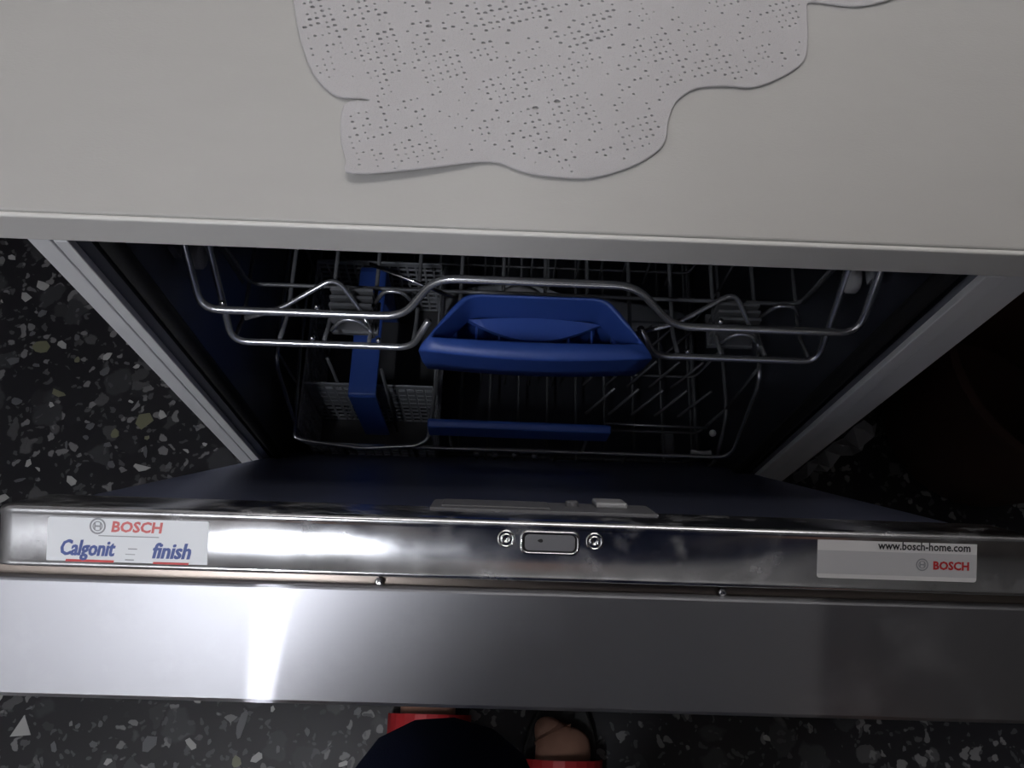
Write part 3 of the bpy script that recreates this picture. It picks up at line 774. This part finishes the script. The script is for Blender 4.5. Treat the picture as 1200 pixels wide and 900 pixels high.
# ------------------------------------------------------------------ lamp
lamp = thing('ceiling_light', 'white fluorescent batten light hanging below the ceiling on the left', 'lamp', (LAMP_A[0], (LAMP_A[1] + LAMP_B[1]) / 2, RH))
hl = (LAMP_B[1] - LAMP_A[1]) / 2; dz = LAMP_A[2] - RH
obj('housing', bx(-.05, .05, -hl - .05, hl + .05, dz + .035, dz + .075), 'lampshell', lamp)
obj('stem', bx(-.012, .012, -.4, -.376, dz + .075, 0), 'lampshell', lamp); obj('stem', bx(-.012, .012, .376, .4, dz + .075, 0), 'lampshell', lamp)
for s in (-1, 1): obj('tube_socket', bx(-.02, .02, s * hl - .02, s * hl + .02, dz - .025, dz + .034), 'lampshell', lamp)
bm = bmesh.new(); sweep(bm, [(0, -hl + .02, dz), (0, hl - .02, dz)], circ(.019, 16)); obj('light_tube', bm, 'tube', lamp, smooth=True)
lamp = thing('ceiling_light', 'flat white panel lamp hanging above the back of the worktop', 'lamp', (PANEL_AT[0], PANEL_AT[1], PANEL_AT[2] + .03))
bm = bmesh.new(); box(bm, -.62, .62, -.145, .145, -.012, .0)
for x0, x1, y0, y1 in ((-.62, -.602, -.145, .145), (.602, .62, -.145, .145), (-.602, .602, -.145, -.127), (-.602, .602, .127, .145)): box(bm, x0, x1, y0, y1, -.03, -.012)
obj('lamp_frame', bm, 'lampshell', lamp)
obj('diffuser', bx(-.602, .602, -.127, .127, -.026, -.013), 'disc', lamp)
for x in (-.5, .5): obj('stem', bx(x - .006, x + .006, -.006, .006, 0, RH - PANEL_AT[2] - .03), 'lampshell', lamp)

# ------------------------------------------------------------------ the person taking the picture
def skin_obj(name, nodes, edges, m, parent=None, root=0, sub=2):
    bm = bmesh.new(); lay = bm.verts.layers.skin.verify(); vs = []
    for i, n in enumerate(nodes):
        v = bm.verts.new(n[:3]); r = n[3]
        v[lay].radius = (r, r) if not isinstance(r, tuple) else r
        v[lay].use_root = (i == root); vs.append(v)
    for a, b in edges: bm.edges.new((vs[a], vs[b]))
    me = bpy.data.meshes.new(name); bm.to_mesh(me); bm.free()
    me.materials.append(M[m]); o = link(name, me, parent)
    sk = o.modifiers.new('skin', 'SKIN'); sk.use_smooth_shade = True
    s2 = o.modifiers.new('sub', 'SUBSURF'); s2.levels = sub; s2.render_levels = sub
    return o
PX, PY = 0.05, -.46
HIP = [(PX - .095, PY - .01, .88), (PX + .095, PY - .02, .88)]
KN = [(-.050, -.326, .520), (.135, -.470, .48)]
AN = [(-.078, -.395, .085), (.068, -.446, .085)]
nodes = [(PX, PY, .95, .12)]; edges = []
def add(n, frm): nodes.append(n); edges.append((frm, len(nodes) - 1)); return len(nodes) - 1
w1 = add((PX, PY + .01, 1.10, .115), 0); c1 = add((PX, PY + .035, 1.27, .125), w1); s1 = add((PX, PY + .055, 1.39, .09), c1)
HY = PY + .05; nk = add((PX, HY + .075, 1.485, .052), s1); hd = add((PX, HY + .12, 1.56, .072), nk); h2_ = add((PX, HY + .145, 1.64, .085), hd); add((PX, HY + .135, 1.70, .06), h2_)
for i in (0, 1):
    sx = (-1, 1)[i]
    h = add((*HIP[i], .085), 0); md = add(tuple((Vector(HIP[i]) + Vector(KN[i])) / 2) + (.066,), h); k_ = add((*KN[i], .054), md)
    cf = add(tuple(Vector(KN[i]).lerp(Vector(AN[i]), .35)) + (.05,), k_); an = add((*AN[i], .036), cf)
    toe = (-.02, .02)[i]
    f1 = add((AN[i][0] + toe * .4, AN[i][1] + .06, .062, (.042, .036)), an); f2 = add((AN[i][0] + toe, AN[i][1] + .135, .048, (.052, .026)), f1)
    for q in range(5):
        add((AN[i][0] + toe + sx * (-.034 + .017 * q), AN[i][1] + .190 - .006 * q, .038, .0125 - .0008 * q), f2)
    sh_ = add((PX + sx * .17, PY + .05, 1.385, .055), s1)
    ex = PX + sx * .228
    el = add((ex, PY - .01, 1.10, .042), sh_); wr = add((ex, PY + .03, .87, .030), el)
    pm = add((ex - sx * .003, PY + .045, .80, (.017, .036)), wr)
    for q in range(4):
        y = PY + .013 + .022 * q
        a = add((ex - sx * .005, y, .735, .0088), pm); add((ex - sx * .013, y + .002, .70 - (.006, .012, .014, 0)[q], .0078), a)
    a = add((ex - sx * .020, PY + .100, .775, .011), pm); add((ex - sx * .030, PY + .115, .735, .0095), a)
person = skin_obj('person', nodes, edges, 'skin')
tag(person, 'person in navy trousers and red slide sandals standing before the open dishwasher', 'person')
# trousers and shirt follow the body
tn = [(PX, PY, .95, .135)]; te = []
for i in (0, 1):
    b = len(tn)
    tn += [(*HIP[i], .10), tuple((Vector(HIP[i]) + Vector(KN[i])) / 2) + (.086,), tuple(Vector(HIP[i]).lerp(Vector(KN[i]), .85)) + (.088,), (*KN[i], .086)]
    te += [(0, b), (b, b + 1), (b + 1, b + 2), (b + 2, b + 3)]
    if i == 0: tn += [tuple(Vector(KN[0]).lerp(Vector(AN[0]), .3)) + (.066,), tuple(Vector(KN[0]).lerp(Vector(AN[0]), .75)) + (.055,)]; te += [(b + 3, b + 4), (b + 4, b + 5)]
    else: tn += [tuple(Vector(KN[1]).lerp(Vector(AN[1]), .3)) + (.066,), tuple(Vector(KN[1]).lerp(Vector(AN[1]), .75)) + (.055,)]; te += [(b + 3, b + 4), (b + 4, b + 5)]
tn.append((PX, PY + .01, 1.06, .132)); te.append((0, len(tn) - 1))
skin_obj('trousers', tn, te, 'navy', person)
sn = [(PX, PY - .01, .89, .160), (PX, PY + .015, 1.12, .150), (PX, PY + .035, 1.27, .150), (PX, PY + .055, 1.40, .105), (PX, PY + .075, 1.45, .066)]
se = [(0, 1), (1, 2), (2, 3), (3, 4)]
for sx in (-1, 1):
    b = len(sn); ends = [(PX + sx * .228, PY - .01, 1.10, .054), (PX + sx * .228, PY + .03, .90, .042)]
    sn += [(PX + sx * .17, PY + .05, 1.39, .066), *ends]; se += [(3, b), (b, b + 1), (b + 1, b + 2)]
skin_obj('shirt', sn, se, 'navy', person)
bm = bmesh.new(); bmesh.ops.create_uvsphere(bm, u_segments=24, v_segments=16, radius=1)
for v in bm.verts:
    v.co = Vector((PX + v.co.x * .094, HY + .118 + v.co.y * .108, 1.675 + v.co.z * .10 - max(0, -v.co.y) * .03))
obj('hair', bm, 'hair', person, smooth=True)
bm = bmesh.new(); sweep(bm, [(PX, HY + .198, 1.640), (PX, HY + .222, 1.608), (PX, HY + .195, 1.600)], circ(.011, 8), scale=[.6, 1, .8]); obj('nose', bm, 'skin', person, smooth=True)
for sx in (-1, 1):
    bm = bmesh.new(); bmesh.ops.create_uvsphere(bm, u_segments=10, v_segments=8, radius=.011, matrix=Matrix.Translation((PX + sx * .03, HY + .186, 1.634))); obj('eye', bm, 'stk_white', person, smooth=True)
    bm = bmesh.new(); bmesh.ops.create_uvsphere(bm, u_segments=10, v_segments=8, radius=.016, matrix=Matrix.Translation((PX + sx * .088, HY + .125, 1.615)) @ Matrix.Diagonal((.4, .8, 1.6, 1))); obj('ear', bm, 'skin', person, smooth=True)
bm = bmesh.new(); sweep(bm, [(PX - .022, HY + .160, 1.577), (PX, HY + .170, 1.575), (PX + .022, HY + .160, 1.577)], circ(.006, 8)); obj('mouth', bm, 'ink_pink', person, smooth=True)
# red slide sandals
for i in (0, 1):
    toe = (-.02, .02)[i]; ax, ay = AN[i][0], AN[i][1]
    sole = []
    for k in range(28):
        a = 2 * PI * (k + .5) / 28; yy = math.sin(a); wd = .056 if yy > -.2 else .044
        sole.append((ax + toe * (.5 + .5 * yy) + wd * math.copysign(abs(math.cos(a)) ** .75, math.cos(a)), ay + .07 + .15 * yy))
    bm = bmesh.new(); prism(bm, sole, .0005, .022); sl = obj('sandal', bm, 'black', person, bevel=.004)
    bm = bmesh.new(); pth = []
    for k in range(13):
        a = PI * k / 12; pth.append((ax + toe * .8 - .055 * math.cos(a), ay + .108, .014 + .074 * math.sin(a)))
    sweep(bm, pth, [(-.0015, -.03), (.0015, -.03), (.0015, .03), (-.0015, .03)], up=(-1, 0, 0.001)); obj('sandal_strap', bm, 'redrubber', sl)
